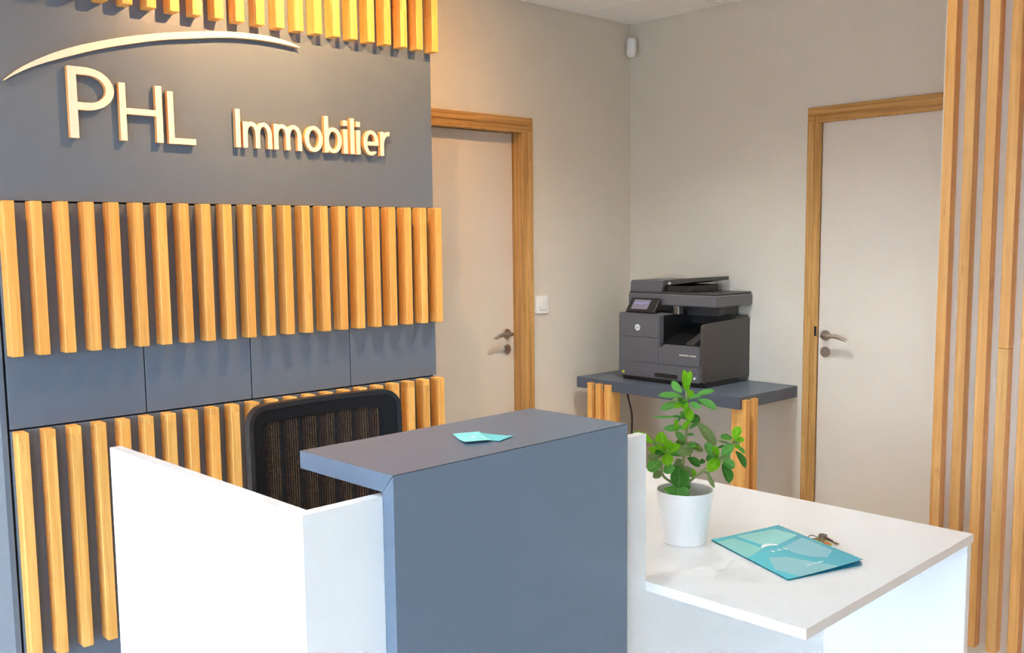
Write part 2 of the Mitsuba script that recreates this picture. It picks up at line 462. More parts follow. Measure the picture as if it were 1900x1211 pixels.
up = [(-3.233, 2.009), (-3.182, 2.051), (-3.118, 2.089), (-3.052, 2.120), (-2.951, 2.156), (-2.846, 2.186), (-2.736, 2.211), (-2.622, 2.231), (-2.513, 2.246), (-2.399, 2.253), (-2.291, 2.249), (-2.210, 2.229)]
lo = [(-3.232, 2.007), (-3.167, 2.047), (-3.103, 2.076), (-3.037, 2.101), (-2.936, 2.136), (-2.829, 2.166), (-2.738, 2.188), (-2.623, 2.208), (-2.514, 2.225), (-2.400, 2.234), (-2.292, 2.233), (-2.211, 2.226)]
letter(Polygon(np.vstack([spline([(a, b, 0) for a, b in up], 4)[:, :2], spline([(a, b, 0) for a, b in lo], 4)[::-1, :2]])).buffer(0), 'swoosh')
zb, zt = 1.848, 2.071
r_o, r_i = (zt - 1.937) / 2, (zt - 0.0235 - 1.961) / 2


def bowl(x0, x1, z0, z1):
    r = (z1 - z0) / 2
    c = affinity.scale(Point(0, 0).buffer(1, quad_segs=24), (x1 - x0) * 0.62, r)
    c = affinity.translate(c, x1 - (x1 - x0) * 0.62, (z0 + z1) / 2)
    return c.union(sbox(x0, z0, x1 - (x1 - x0) * 0.62, z1)).intersection(sbox(x0, z0, x1 + 1, z1))


letter(sbox(-3.049, zb, -3.022, zt).union(bowl(-3.049, -2.905, 1.937, zt).difference(bowl(-3.022, -2.931, 1.961, zt - 0.0235))))
letter(sbox(-2.889, 1.849, -2.868, 2.035).union(sbox(-2.768, 1.849, -2.746, 2.036)).union(sbox(-2.88, 1.935, -2.75, 1.955)))
letter(sbox(-2.727, 1.848, -2.707, 2.022).union(sbox(-2.727, 1.848, -2.631, 1.868)))


def ring_o(x0, x1, z0, z1, t):
    e = lambda a0, a1, b0, b1: affinity.translate(affinity.scale(Point(0, 0).buffer(1, quad_segs=20), (a1 - a0) / 2, (b1 - b0) / 2), (a0 + a1) / 2, (b0 + b1) / 2)
    return e(x0, x1, z0, z1), e(x0 + t, x1 - t, z0 + t * 0.85, z1 - t * 0.85)


def glyph_m(x0, x1):
    t, z0, xh = 0.0175, 1.850, 1.942
    w = (x1 - x0 - t) / 2
    g = sbox(x0, z0, x0 + t, xh)
    for k in range(2):
        a = x0 + k * w
        o = affinity.translate(affinity.scale(Point(0, 0).buffer(1, quad_segs=16), (w + t) / 2, 0.046), a + (w + t) / 2, xh + 0.001 - 0.046)
        i = affinity.translate(affinity.scale(Point(0, 0).buffer(1, quad_segs=16), (w - t) / 2, 0.031), a + (w + t) / 2, xh + 0.001 - 0.046)
        arch = o.difference(i).intersection(sbox(a, xh - 0.046, a + w + t, xh + 0.01))
        g = g.union(arch).union(sbox(a + w, z0, a + w + t, xh - 0.045))
    return g.buffer(0)


letter(sbox(-2.481, 1.850, -2.463, 1.984))
letter(glyph_m(-2.453, -2.338))
letter(glyph_m(-2.330, -2.214))
o, i = ring_o(-2.201, -2.123, 1.849, 1.946, 0.0175)
letter(o.difference(i))
o, i = ring_o(-2.114, -2.038, 1.849, 1.946, 0.0175)
letter(o.difference(i).union(sbox(-2.115, 1.850, -2.0975, 1.987)))
stem_i = lambda x: sbox(x, 1.850, x + 0.0185, 1.943).union(sbox(x, 1.956, x + 0.0185, 1.976))
letter(stem_i(-2.030))
letter(sbox(-1.998, 1.850, -1.980, 1.987))
letter(stem_i(-1.971))
o, i = ring_o(-1.937, -1.866, 1.849, 1.947, 0.0165)
letter(o.difference(i).union(sbox(-1.93, 1.888, -1.868, 1.903)).difference(sbox(-1.905, 1.8655, -1.86, 1.888)).buffer(0))
rr = affinity.translate(affinity.scale(Point(0, 0).buffer(1, quad_segs=16), 0.040, 0.044), -1.814, 1.902)
ri = affinity.translate(affinity.scale(Point(0, 0).buffer(1, quad_segs=16), 0.024, 0.028), -1.814, 1.902)
letter(sbox(-1.857, 1.850, -1.840, 1.944).union(rr.difference(ri).intersection(sbox(-1.856, 1.902, -1.812, 1.95))).buffer(0))

# ------------------------------------------------------------------ small wall fittings
t = thing('motion_detector', 'small white motion detector high in the corner under the ceiling', 'motion detector')
m = rbox(0.064, 0.052, 0.098, 0.020)
m.apply_transform(trimesh.transformations.rotation_matrix(math.radians(45), (0, 0, 1)))
m.apply_translation((-0.045, -0.045, 2.527))
put('body', m, 'white_plastic', t, smooth=True)
m = rbox(0.040, 0.020, 0.036, 0.0095)
m.apply_transform(trimesh.transformations.rotation_matrix(math.radians(-45), (0, 0, 1)))
m.apply_translation((-0.060, -0.060, 2.508))
put('lens', m, 'white_paint', t, smooth=True)
t = thing('light_switch', 'square white wall switch beside the oak door frame', 'light switch')
put('plate', plane_map(extrude(rrect(0.088, 0.088, 0.008), 0.009), (-0.694, 0, 1.183), (1, 0, 0), (0, 0, 1), (0, -1, 0)), 'white_plastic', t)
put('rocker', plane_map(lathe([(0, 0), (0.030, 0), (0.030, 0.003), (0.026, 0.0045), (0, 0.0055)], (0, 0, 0.009), 40), (-0.694, 0, 1.183), (1, 0, 0), (0, 0, 1), (0, -1, 0)), 'white_paint', t, smooth=40)

# ------------------------------------------------------------------ console table with printer
t = thing('console_table', 'slate grey console table on oak slat legs under the printer', 'table')
CX, CY0, CY1, CZ0, CZ1 = -0.488, -1.050, -0.052, 0.742, 0.797
put('top', cbox(CX, -0.001, CY0, CY1, CZ0, CZ1, 0.0012), 'anthracite_board', t)
prof = Polygon([(-0.508, 0), (-0.425, 0), (-0.425, CZ0), (CX, CZ0), (CX, 0.777), (-0.508, 0.777)])
for y in (-0.178, -0.235, -0.293):
    put('leg', plane_map(extrude(prof, 0.033), (0, y + 0.033, 0), (1, 0, 0), (0, 0, 1), (0, -1, 0)), 'oak_leg', t)
prof = Polygon([(-1.070, 0), (-0.995, 0), (-0.995, CZ0), (CY0, CZ0), (CY0, 0.783), (-1.070, 0.783)])
for x in (-0.466, -0.402):
    put('leg', plane_map(extrude(prof, 0.033), (x, 0, 0), (0, 1, 0), (0, 0, 1), (1, 0, 0)), 'oak_leg', t)

pr = thing('printer', 'black and grey multifunction printer standing on the console table', 'printer')
PX, PY, PZ = -0.388, -0.256, 0.797


def pb(u0, u1, v0, v1, z0, z1, b=0.004):
    return cbox(PX + v0, PX + v1, PY - u1, PY - u0, PZ + z0, PZ + z1, b)


def front(poly, v0, depth):
    """A polygon in (u, z) of the printer's front, from depth v0 backwards."""
    return plane_map(extrude(poly, depth), (PX + v0 + depth, PY, PZ), (0, -1, 0), (0, 0, 1), (-1, 0, 0))


def side(poly, u0, depth):
    """A polygon in (v, z) of the printer's side, from u0 to u0 + depth."""
    return plane_map(extrude(poly, depth), (PX, PY - u0, PZ), (1, 0, 0), (0, 0, 1), (0, -1, 0))


rd = lambda poly, r: poly.buffer(-r).buffer(r, quad_segs=5)
put('base', pb(0.014, 0.510, 0.014, 0.375, 0.0, 0.024, 0.002), 'printer_black', pr)
tower = rd(sbox(0.0, 0.022, 0.262, 0.342), 0.010).union(rd(sbox(0.0, 0.022, 0.508, 0.192), 0.012))
tower = tower.difference(sbox(0.262, 0.180, 0.30, 0.40)).union(sbox(0.25, 0.03, 0.30, 0.150))
body = put('body', front(tower.buffer(0), 0.0, 0.30), 'printer_grey', pr)
put('rear_housing', join(pb(0.0, 0.515, 0.28, 0.385, 0.022, 0.330), pb(0.03, 0.46, 0.22, 0.37, 0.325, 0.385)), 'printer_dark', pr)
put('side_panel', side(rd(Polygon([(0, 0.022), (0.388, 0.022), (0.388, 0.316), (0.34, 0.322), (0.012, 0.304), (0, 0.292)]), 0.010), 0.506, 0.016), 'printer_side', pr)
put('side_foot', pb(0.508, 0.523, 0.02, 0.37, 0.0, 0.030, 0.002), 'printer_black', pr)
put('output_tray', side(Polygon([(0.02, 0.186), (0.28, 0.186), (0.28, 0.292), (0.22, 0.262), (0.02, 0.196)]), 0.262, 0.244), 'printer_black', pr)
put('tray_liner', join(pb(0.2605, 0.2635, 0.03, 0.27, 0.185, 0.335, 0), pb(0.262, 0.506, 0.262, 0.28, 0.26, 0.335, 0)), 'printer_black', pr)
put('tray_guide', side(Polygon([(0.03, 0.200), (0.22, 0.266), (0.22, 0.278), (0.03, 0.208)]), 0.40, 0.05), 'printer_dark', pr)
put('tray_stop', front(rd(sbox(0.285, 0.100, 0.506, 0.196), 0.014), -0.006, 0.03), 'printer_grey', pr)
put('cartridge_door', front(rd(sbox(0.006, 0.226, 0.256, 0.338), 0.006), -0.0035, 0.006), 'printer_grey', pr)
put('lower_door', front(rd(sbox(0.006, 0.100, 0.256, 0.222), 0.006), -0.003, 0.006), 'printer_grey', pr)
tr = put('paper_tray', front(rd(sbox(0.10, 0.026, 0.500, 0.096), 0.006), -0.004, 0.007), 'printer_grey', pr)
put('grip', front(rd(sbox(0.235, 0.032, 0.375, 0.052), 0.008), -0.006, 0.004), 'printer_black', tr)
bd = put('badge', plane_map(disc(0.016, 0.002), (PX - 0.0045, PY - 0.125, PZ + 0.270), (0, -1, 0), (0, 0, 1), (-1, 0, 0)), 'printer_badge', pr)
for a, (u, h, w) in enumerate([(-0.006, 0.019, 0.0018), (-0.0015, 0.008, 0.0018), (0.003, 0.012, 0.0018), (0.0075, 0.008, 0.0018)]):
    s = Polygon([(u - w, -h / 2), (u, -h / 2), (u + w + 0.0016, h / 2), (u + 0.0016, h / 2)])
    put('stroke', plane_map(extrude(s, 0.0006), (PX - 0.0056, PY - 0.125, PZ + 0.270), (0, -1, 0), (0, 0, 1), (-1, 0, 0)), 'printer_grey', bd)
put('lettering', join(*[front(sbox(a, 0.148, a + w, 0.155), -0.0068, 0.0008) for a, w in ((0.388, 0.012), (0.403, 0.006), (0.411, 0.011), (0.425, 0.016), (0.445, 0.008), (0.456, 0.012), (0.471, 0.014))]), 'ceiling_metal', pr)
put('sticker', front(sbox(0.022, 0.032, 0.036, 0.045), -0.0015, 0.002), 'sticker_yellow', pr)
put('power_button', plane_map(disc(0.007, 0.004, 24), (PX - 0.006, PY - 0.478, PZ + 0.045), (0, -1, 0), (0, 0, 1), (-1, 0, 0)), 'printer_badge', pr)
# scanner unit and document feeder
put('scanner', join(pb(0.0, 0.537, 0.07, 0.385, 0.380, 0.438, 0.006)), 'printer_grey', pr)
put('scanner_lid', pb(0.004, 0.533, 0.075, 0.383, 0.4385, 0.447, 0.003), 'printer_dark', pr)
put('document_feeder', front(Polygon([(0.0, 0.446), (0.0, 0.486), (0.004, 0.496), (0.014, 0.502), (0.21, 0.502), (0.21, 0.474), (0.20, 0.446)]), 0.09, 0.285), 'printer_grey', pr)
put('feeder_tray', front(Polygon([(0.195, 0.478), (0.205, 0.503), (0.40, 0.520), (0.412, 0.519), (0.412, 0.503), (0.30, 0.488)]), 0.10, 0.26), 'printer_dark', pr)
put('feeder_throat', pb(0.195, 0.36, 0.11, 0.34, 0.446, 0.480, 0.002), 'printer_black', pr)
put('feeder_hinge', front(sbox(0.245, 0.484, 0.252, 0.495), 0.088, 0.02), 'printer_badge', pr)
put('hinge_bracket', pb(0.265, 0.300, 0.10, 0.14, 0.335, 0.382, 0.004), 'steel', pr)
cp = trimesh.creation.box((0.012, 0.186, 0.084))
tilt = trimesh.transformations.rotation_matrix(math.radians(38), (0, 1, 0))
m = rbox(0.016, 0.186, 0.088, 0.0075)
m.apply_transform(tilt)
m.apply_translation((PX + 0.035, PY - 0.130, PZ + 0.378))
panel = put('control_panel', m, 'printer_black', pr, smooth=30)
scr = cbox(-0.0015, 0.0015, -0.052, 0.052, -0.028, 0.028, 0)
scr.apply_translation((-0.0085, 0.010, 0.0))
scr.apply_transform(tilt)
scr.apply_translation((PX + 0.035, PY - 0.130, PZ + 0.378))
scene['screen_glass'] = {'type': 'principled', 'base_color': rgb(118, 112, 124), 'roughness': 0.15}
put('screen', scr, 'screen_glass', panel)
icons = []
for yy, zz in ((0.036, 0.008), (0.018, 0.006), (0.004, 0.004), (-0.014, 0.006), (-0.030, 0.010)):
    q = cbox(-0.0004, 0.0004, yy + 0.010 - 0.005, yy + 0.010 + 0.005, zz - 0.006, zz + 0.006, 0)
    q.apply_translation((-0.0103, 0, 0))
    icons.append(q)
m = join(*icons)
m.apply_transform(tilt)
m.apply_translation((PX + 0.035, PY - 0.130, PZ + 0.378))
principled('icon_violet', rgb(150, 142, 190), 0.4)
put('icons', m, 'icon_violet', panel)
put('power_cable', tube(spline([(-0.20, -0.150, 0.7415), (-0.20, -0.156, 0.669), (-0.20, -0.179, 0.599), (-0.20, -0.184, 0.482), (-0.18, -0.175, 0.22), (-0.10, -0.155, 0.03), (-0.03, -0.14, 0.0055)], 8), 0.0045, 8), 'printer_black', smooth=True,
    label='black power cable hanging behind the console table legs', category='cable')

# ------------------------------------------------------------------ reception desk, set at a slight angle to the walls
FA = math.radians(1.636)
FM = np.array([[math.cos(FA), -math.sin(FA), 0, 0], [math.sin(FA), math.cos(FA), 0, 0], [0, 0, 1, 0], [0, 0, 0, 1.0]])
FM[:2, 3] = np.array([-3.3, -2.05]) - FM[:2, :2] @ np.array([-3.3, -2.05])


def fr(m):
    m = m.copy()
    m.apply_transform(FM)
    return m


def fbox(*a):
    return fr(cbox(*a))


W0, WF, WZ, CTOP = -3.391, -2.190, 1.084, 1.125
X0, X1, Y0, Y1, ST = -3.235, -2.618, -2.2205, -1.938, 0.033
A0, A1, B0, B1 = -2.515, -1.660, -2.580, -1.36
desk = thing('reception_desk', 'low white laminate desk front with open left return in front of the office chair', 'desk')
put('side_panel', fbox(W0, W0 + 0.024, WF + 0.0243, -1.446, 0.0, WZ, 0.001), 'white_laminate', desk)
fp = Polygon([(W0, 0), (A1 - 0.026, 0), (A1 - 0.026, 0.727), (A0, 0.727), (A0, WZ), (W0, WZ)])
put('front_panel', fr(plane_map(extrude(fp, 0.024), (0, WF + 0.024, 0), (1, 0, 0), (0, 0, 1), (0, -1, 0))), 'white_laminate', desk)
put('worktop', fbox(W0 + 0.025, A0 - 0.002, WF + 0.025, -1.62, 0.728, 0.750, 0.001), 'white_laminate', desk)
bar = thing('counter_shelf', 'slate grey counter with a flat top and tall front panel on the white desk', 'counter')
# mitred at the front edge
tp = Polygon([(Y0 + 0.0010, CTOP), (Y1, CTOP), (Y1, CTOP - ST), (Y0 + 0.0305, CTOP - ST)])
put('top', fr(plane_map(extrude(tp, X1 - X0), (X0, 0, 0), (0, 1, 0), (0, 0, 1), (1, 0, 0))), 'slate_board', bar)
tp = Polygon([(Y0, 0.0), (Y0, CTOP - 0.0010), (Y0 + 0.0300, CTOP - ST - 0.0001), (Y0 + 0.0300, 0.0)])
put('front_panel', fr(plane_map(extrude(tp, X1 - X0), (X0, 0, 0), (0, 1, 0), (0, 0, 1), (1, 0, 0))), 'slate_board', bar)
vd = thing('visitor_desk', 'lowered white desk carrying the potted plant and teal folder', 'desk')
put('top', fbox(A0, A1, B0, B1, 0.728, 0.750, 0.001), 'white_laminate', vd)
put('edge_band', fbox(A0 + 0.0005, A1 - 0.0005, B0 - 0.0012, B0 + 0.0001, 0.7285, 0.7495, 0), 'beige_edging', vd, label='beige edging strip')
ep = put('end_panel', fbox(A1 - 0.025, A1 - 0.001, B0 + 0.004, B1 - 0.02, 0.0, 0.7275, 0.001), 'white_laminate', vd)
put('edge_band', fbox(A1 - 0.0245, A1 - 0.0015, B0 + 0.0028, B0 + 0.0041, 0.0, 0.727, 0), 'beige_edging', ep, label='beige edging strip')
put('leg_panel', fbox(A0 + 0.03, A0 + 0.054, WF + 0.026, -1.72, 0.0, 0.7275, 0.001), 'white_laminate', vd)

# ------------------------------------------------------------------ office chair
ch = thing('office_chair', 'black office chair with a mesh back behind the counter', 'chair')
CHX, CHY = -2.688, -1.10


def bend(m):
    """Backrest (x across, y up, z thickness) to the room: curved across, leaning back."""
    v = np.array(m.vertices)
    s = v[:, 0] / 0.25
    w = np.stack([CHX + v[:, 0], CHY - 0.035 * s ** 2 + (v[:, 1] - 1.07) * 0.10 + 0.018 * np.cos((v[:, 1] - 0.55) * 5) - v[:, 2], v[:, 1]], -1)
    return trimesh.Trimesh(w, m.faces, process=False)


outer = affinity.translate(rrect(0.500, 0.560, 0.055, 8), 0, 0.792)
mid = affinity.translate(rrect(0.472, 0.532, 0.042, 8), 0, 0.792)
inner = affinity.translate(rrect(0.404, 0.474, 0.022, 6), -0.008, 0.786)


def bent_plate(poly, thick):
    m = extrude(poly, thick)
    m.apply_translation((0, 0, -thick / 2))
    v, f = trimesh.remesh.subdivide_to_size(m.vertices, m.faces, 0.03, max_iter=12)
    return bend(trimesh.Trimesh(v, f, process=False))


put('backrest_frame', bent_plate(outer.difference(mid), 0.026), 'chair_plastic', ch, smooth=40)
put('fabric_border', bent_plate(mid.buffer(0.0005).difference(inner), 0.018), 'chair_fabric', ch, smooth=40)


def strips(n, at0, step, w, length, along, seg, off):
    """Flat threads of the mesh fabric."""
    V, F = [], []
    for k in range(n):
        c = at0 + k * step
        s = np.linspace(-length / 2, length / 2, seg + 1)
        q = []
        for dw, dz in ((-w / 2, -0.0005), (w / 2, -0.0005), (w / 2, 0.0005), (-w / 2, 0.0005)):
            q.append(np.stack([s, np.full_like(s, c + dw), np.full_like(s, dz + off)], -1) if along == 0 else np.stack([np.full_like(s, c + dw), s + 0.793, np.full_like(s, dz + off)], -1))
        q = np.stack(q, 1)
        b = sum(len(x) for x in V)
        V.append(q.reshape(-1, 3))
        for i in range(seg):
            for j in range(4):
                a0, a1 = b + i * 4 + j, b + i * 4 + (j + 1) % 4
                F += [[a0, a1, a1 + 4], [a0, a1 + 4, a0 + 4]]
    return trimesh.Trimesh(np.vstack(V), F, process=False)


net = join(strips(95, 0.549, 0.0050, 0.0040, 0.404, 0, 16, 0.0), strips(53, -0.212, 0.0078, 0.0035, 0.476, 1, 16, 0.0012))
put('mesh_fabric', bend(net), 'chair_thread', ch, kind='stuff')
st = rbox(0.49, 0.47, 0.075, 0.035)
st.apply_translation((CHX, -1.385, 0.465))
put('seat', st, 'chair_fabric', ch, smooth=True)
put('back_bracket', tube(spline([(CHX, -1.35, 0.40), (CHX, -1.16, 0.39), (CHX, -1.085, 0.45), (CHX, -1.10, 0.60)], 6), 0.022, 10), 'chair_plastic', ch, smooth=50)
put('gas_column', lathe([(0, 0.08), (0.028, 0.08), (0.028, 0.28), (0.018, 0.28), (0.018, 0.43), (0, 0.43)], (CHX, -1.385, 0), 24), 'chair_plastic', ch, smooth=40)
for k in range(5):
    a = math.radians(72 * k + 20)
    d = np.array([math.cos(a), math.sin(a), 0])
    c = np.array([CHX, -1.385, 0])
    leg = put('base_arm', tube([c + d * 0.02 + [0, 0, 0.11], c + d * 0.16 + [0, 0, 0.095], c + d * 0.30 + [0, 0, 0.075]], [0.026, 0.020, 0.014], 10), 'chair_plastic', ch, smooth=50)
    w = disc(0.027, 0.036, 20)
    w.apply_transform(trimesh.geometry.align_vectors([0, 0, 1], np.cross(d, [0, 0, 1])))
    w.apply_translation(c + d * 0.29 + [0, 0, 0.027])
    put('caster', w, 'printer_black', leg, smooth=40)

# ------------------------------------------------------------------ potted plant
plant = thing('potted_plant', 'green leafy plant in a white pot on the visitor desk', 'potted plant')
PC = np.array([-2.217, -2.052, 0.7502])
put('pot', lathe([(0, 0), (0.052, 0), (0.0545, 0.002), (0.0715, 0.131), (0.0715, 0.134), (0.0695, 0.1345), (0.0675, 0.132), (0.0615, 0.085), (0, 0.085)], PC, 64), 'pot_ceramic', plant, smooth=35)
ss = lathe([(0, 0.100), (0.03, 0.101), (0.0615, 0.098), (0.061, 0.09)], PC, 40)
ss.vertices[:, 2] += 0.006 * (meshkit.fbm(np.array(ss.vertices) * 120, 3, 2) - 0.5)
put('soil', ss, 'soil', plant, smooth=True)
put('stem', tube(spline([(-2.228, -2.042, 0.845), (-2.227, -2.043, 0.899), (-2.226, -2.051, 0.950), (-2.217, -2.052, 0.981), (-2.216, -2.053, 1.018), (-2.213, -2.056, 1.054), (-2.213, -2.056, 1.091), (-2.216, -2.053, 1.134)], 5), np.linspace(0.0048, 0.0028, 36), 8), 'stem_bark', plant, smooth=True)
put('stem', tube(spline([(-2.226, -2.044, 0.848), (-2.218, -2.065, 0.904), (-2.198, -2.103, 0.942), (-2.179, -2.128, 0.969), (-2.161, -2.138, 0.986), (-2.143, -2.147, 1.014)], 5), np.linspace(0.0042, 0.0024, 26), 8), 'stem_bark', plant, smooth=True)
put('stem', tube(spline([(-2.229, -2.040, 0.848), (-2.246, -2.039, 0.902), (-2.282, -2.033, 0.929), (-2.288, -2.034, 0.957), (-2.284, -2.043, 0.993), (-2.312, -2.032, 1.014)], 5), np.linspace(0.0040, 0.0022, 26), 8), 'stem_bark', plant, smooth=True)
put('stem', tube(spline([(-2.217, -2.052, 0.981), (-2.236, -2.048, 1.016), (-2.250, -2.050, 1.040)], 5), np.linspace(0.0026, 0.0018, 11), 8), 'stem_bark', plant, smooth=True)
LEAVES = [
    (-2.217, -2.052, 1.132, -2.231, -2.056, 1.188, 0.021, 0), (-2.215, -2.054, 1.132, -2.193, -2.047, 1.182, 0.019, 0), (-2.217, -2.058, 1.132, -2.231, -2.066, 1.176, 0.012, 0),
    (-2.223, -2.046, 1.129, -2.223, -2.013, 1.154, 0.019, 1), (-2.224, -2.045, 1.121, -2.274, -2.013, 1.125, 0.017, 1), (-2.199, -2.068, 1.12, -2.156, -2.095, 1.134, 0.016, 1),
    (-2.23, -2.04, 1.102, -2.286, -2.029, 1.093, 0.021, 1), (-2.195, -2.072, 1.111, -2.185, -2.122, 1.093, 0.025, 1), (-2.228, -2.056, 1.113, -2.242, -2.069, 1.092, 0.018, 0),
    (-2.227, -2.056, 1.105, -2.268, -2.059, 1.099, 0.019, 0), (-2.216, -2.066, 1.105, -2.214, -2.095, 1.096, 0.017, 1), (-2.22, -2.062, 1.094, -2.246, -2.086, 1.064, 0.023, 0),
    (-2.233, -2.038, 1.069, -2.277, -1.997, 1.068, 0.006, 1), (-2.214, -2.055, 1.075, -2.214, -2.027, 1.054, 0.025, 1), (-2.203, -2.052, 1.077, -2.182, -2.057, 1.053, 0.016, 1),
    (-2.227, -2.056, 1.043, -2.273, -2.028, 1.043, 0.017, 1), (-2.249, -2.05, 1.037, -2.26, -2.053, 1.069, 0.013, 0), (-2.238, -2.059, 1.038, -2.233, -2.078, 1.062, 0.019, 0),
    (-2.209, -2.059, 1.037, -2.177, -2.062, 1.049, 0.013, 1), (-2.25, -2.049, 1.035, -2.262, -2.051, 1.052, 0.011, 0), (-2.197, -2.071, 1.056, -2.135, -2.087, 0.988, 0.027, 2),
    (-2.227, -2.057, 1.007, -2.251, -2.048, 1.032, 0.023, 1), (-2.215, -2.054, 1.019, -2.183, -2.056, 1.02, 0.013, 1), (-2.22, -2.05, 1.0, -2.166, -2.072, 0.979, 0.023, 2),
    (-2.261, -2.052, 0.977, -2.218, -2.078, 0.993, 0.032, 2), (-2.214, -2.041, 0.999, -2.18, -2.046, 0.962, 0.02, 3), (-2.286, -2.043, 0.991, -2.302, -2.042, 1.04, 0.035, 0),
    (-2.28, -2.048, 0.987, -2.267, -2.074, 1.008, 0.024, 0), (-2.289, -2.053, 0.987, -2.305, -2.066, 0.961, 0.029, 0), (-2.29, -2.039, 0.987, -2.325, -2.021, 0.998, 0.02, 0),
    (-2.29, -2.039, 0.981, -2.309, -2.008, 0.972, 0.024, 2), (-2.284, -2.031, 0.963, -2.309, -2.007, 0.941, 0.033, 1), (-2.283, -2.045, 0.958, -2.282, -2.06, 0.937, 0.029, 1),
    (-2.274, -2.026, 0.934, -2.299, -2.017, 0.922, 0.019, 2), (-2.279, -2.049, 0.99, -2.268, -2.046, 1.016, 0.015, 0), (-2.28, -2.035, 0.988, -2.28, -2.007, 1.017, 0.024, 1),
    (-2.252, -2.06, 0.948, -2.272, -2.076, 0.902, 0.048, 3), (-2.254, -2.059, 0.905, -2.27, -2.071, 0.873, 0.055, 1), (-2.249, -2.049, 0.901, -2.218, -2.065, 0.869, 0.028, 1),
    (-2.213, -2.056, 0.964, -2.197, -2.084, 0.945, 0.024, 3), (-2.189, -2.078, 0.948, -2.173, -2.079, 0.957, 0.013, 3), (-2.227, -2.057, 0.946, -2.221, -2.075, 0.922, 0.019, 2),
    (-2.244, -2.04, 0.947, -2.219, -2.05, 0.955, 0.024, 2), (-2.181, -2.126, 0.971, -2.2, -2.122, 1.0, 0.024, 0), (-2.175, -2.132, 0.97, -2.167, -2.16, 1.005, 0.031, 1),
    (-2.179, -2.128, 0.968, -2.224, -2.127, 0.945, 0.029, 0), (-2.173, -2.133, 0.962, -2.159, -2.16, 0.948, 0.025, 1), (-2.174, -2.133, 0.955, -2.175, -2.159, 0.912, 0.032, 3),
    (-2.182, -2.112, 0.968, -2.17, -2.082, 1.001, 0.023, 1), (-2.143, -2.147, 1.012, -2.127, -2.148, 1.045, 0.023, 0), (-2.146, -2.144, 1.016, -2.185, -2.136, 1.026, 0.019, 1),
    (-2.141, -2.15, 1.008, -2.126, -2.164, 1.015, 0.016, 0), (-2.139, -2.151, 0.996, -2.124, -2.166, 0.979, 0.011, 1), (-2.142, -2.149, 0.984, -2.129, -2.174, 0.945, 0.023, 3),
    (-2.151, -2.14, 1.002, -2.165, -2.114, 1.008, 0.007, 2), (-2.147, -2.131, 0.994, -2.15, -2.1, 0.986, 0.012, 3), (-2.142, -2.149, 1.006, -2.145, -2.16, 0.992, 0.014, 0),
    (-2.183, -2.097, 0.928, -2.18, -2.114, 0.891, 0.012, 2), (-2.191, -2.089, 0.93, -2.187, -2.107, 0.928, 0.006, 2),
    (-2.315, -2.03, 1.012, -2.352, -2.0, 1.042, 0.022, 0),
]


def leaf(B, T, w, k, r):
    """Obovate, cupped, slightly folded leaf from its base B to its tip T."""
    B, T = np.array(B), np.array(T)
    a = T - B
    L = np.linalg.norm(a)
    a /= L
    w = w * 1.22
    n = np.array([-0.55, -0.60, 0.0]) + np.array([0, 0, 0.75]) + r.normal(0, 0.36, 3)
    n -= a * (n @ a)
    n /= np.linalg.norm(n)
    s = np.cross(a, n)
    nu, nv = 12, 8
    t = np.linspace(0, 1, nu + 1)
    half = np.where(t < 1, 0.5 * w * np.clip(np.sin(np.pi * t ** 0.92) ** 0.62, 0, None) * (0.62 + 0.45 * t), 0.0)
    half[0], half[-1] = 0.0012, 0.0006
    q = np.linspace(-1, 1, nv + 1)
    curl = r.uniform(0.05, 0.22)
    V, UV = [], []
    for i in range(nu + 1):
        for j in range(nv + 1):
            z = abs(q[j]) ** 1.5 * half[i] * 0.30 - curl * L * (t[i] - 0.25) ** 2 + 0.02 * L
            V.append(B + a * (t[i] * L) + s * (q[j] * half[i]) + n * z)
            UV.append((0.5 + q[j] / 2, t[i]))
    F = []
    for i in range(nu):
        for j in range(nv):
            k0 = i * (nv + 1) + j
            F += [[k0, k0 + 1, k0 + nv + 2], [k0, k0 + nv + 2, k0 + nv + 1]]
    return trimesh.Trimesh(V, F, process=False), np.array(UV)


r = np.random.default_rng(21)
# further leaves set round the stems, mostly behind those above
for (x, y, z), n, size in (((-2.216, -2.052, 1.110), 4, 0.044), ((-2.213, -2.054, 1.060), 4, 0.044), ((-2.217, -2.050, 0.990), 4, 0.046), ((-2.283, -2.040, 0.985), 5, 0.040),
                           ((-2.178, -2.126, 0.968), 4, 0.040), ((-2.145, -2.146, 1.008), 3, 0.036), ((-2.226, -2.046, 0.925), 4, 0.044), ((-2.236, -2.040, 0.885), 3, 0.042)):
    a0 = r.uniform(0, 6.28)
    for i in range(n):
        a = a0 + 6.283 * i / n + r.uniform(-0.3, 0.3)
        tip = (x + size * math.cos(a) * 0.9, y + size * math.sin(a) * 0.9, z + size * r.uniform(-0.1, 0.45))
        LEAVES.append((x + 0.003 * math.cos(a), y + 0.003 * math.sin(a), z, *tip, size * 0.52, int(r.integers(0, 4))))
for x0, y0, z0, x1, y1, z1, w, k in LEAVES:
    m, uv = leaf((x0, y0, z0), (x1, y1, z1), w, k, r)
    put('leaf', m, LEAF_MATS[k], plant, smooth=True, uv=uv)

# ------------------------------------------------------------------ teal folder on the desk
FB4, FB3, FB1, FB2 = (np.array(p) for p in ((-2.287, -2.389), (-2.072, -2.454), (-2.169, -2.100), (-1.958, -2.160)))


def on_folder(u, v, lift):
    p = FB4 * (1 - u) * (1 - v) + FB3 * u * (1 - v) + FB1 * (1 - u) * v + FB2 * u * v
    z = 0.7507 + 0.0012 + lift * (0.0105 * u ** 1.6 * (1.0 - 0.45 * v))
    return np.array([p[0], p[1], z])


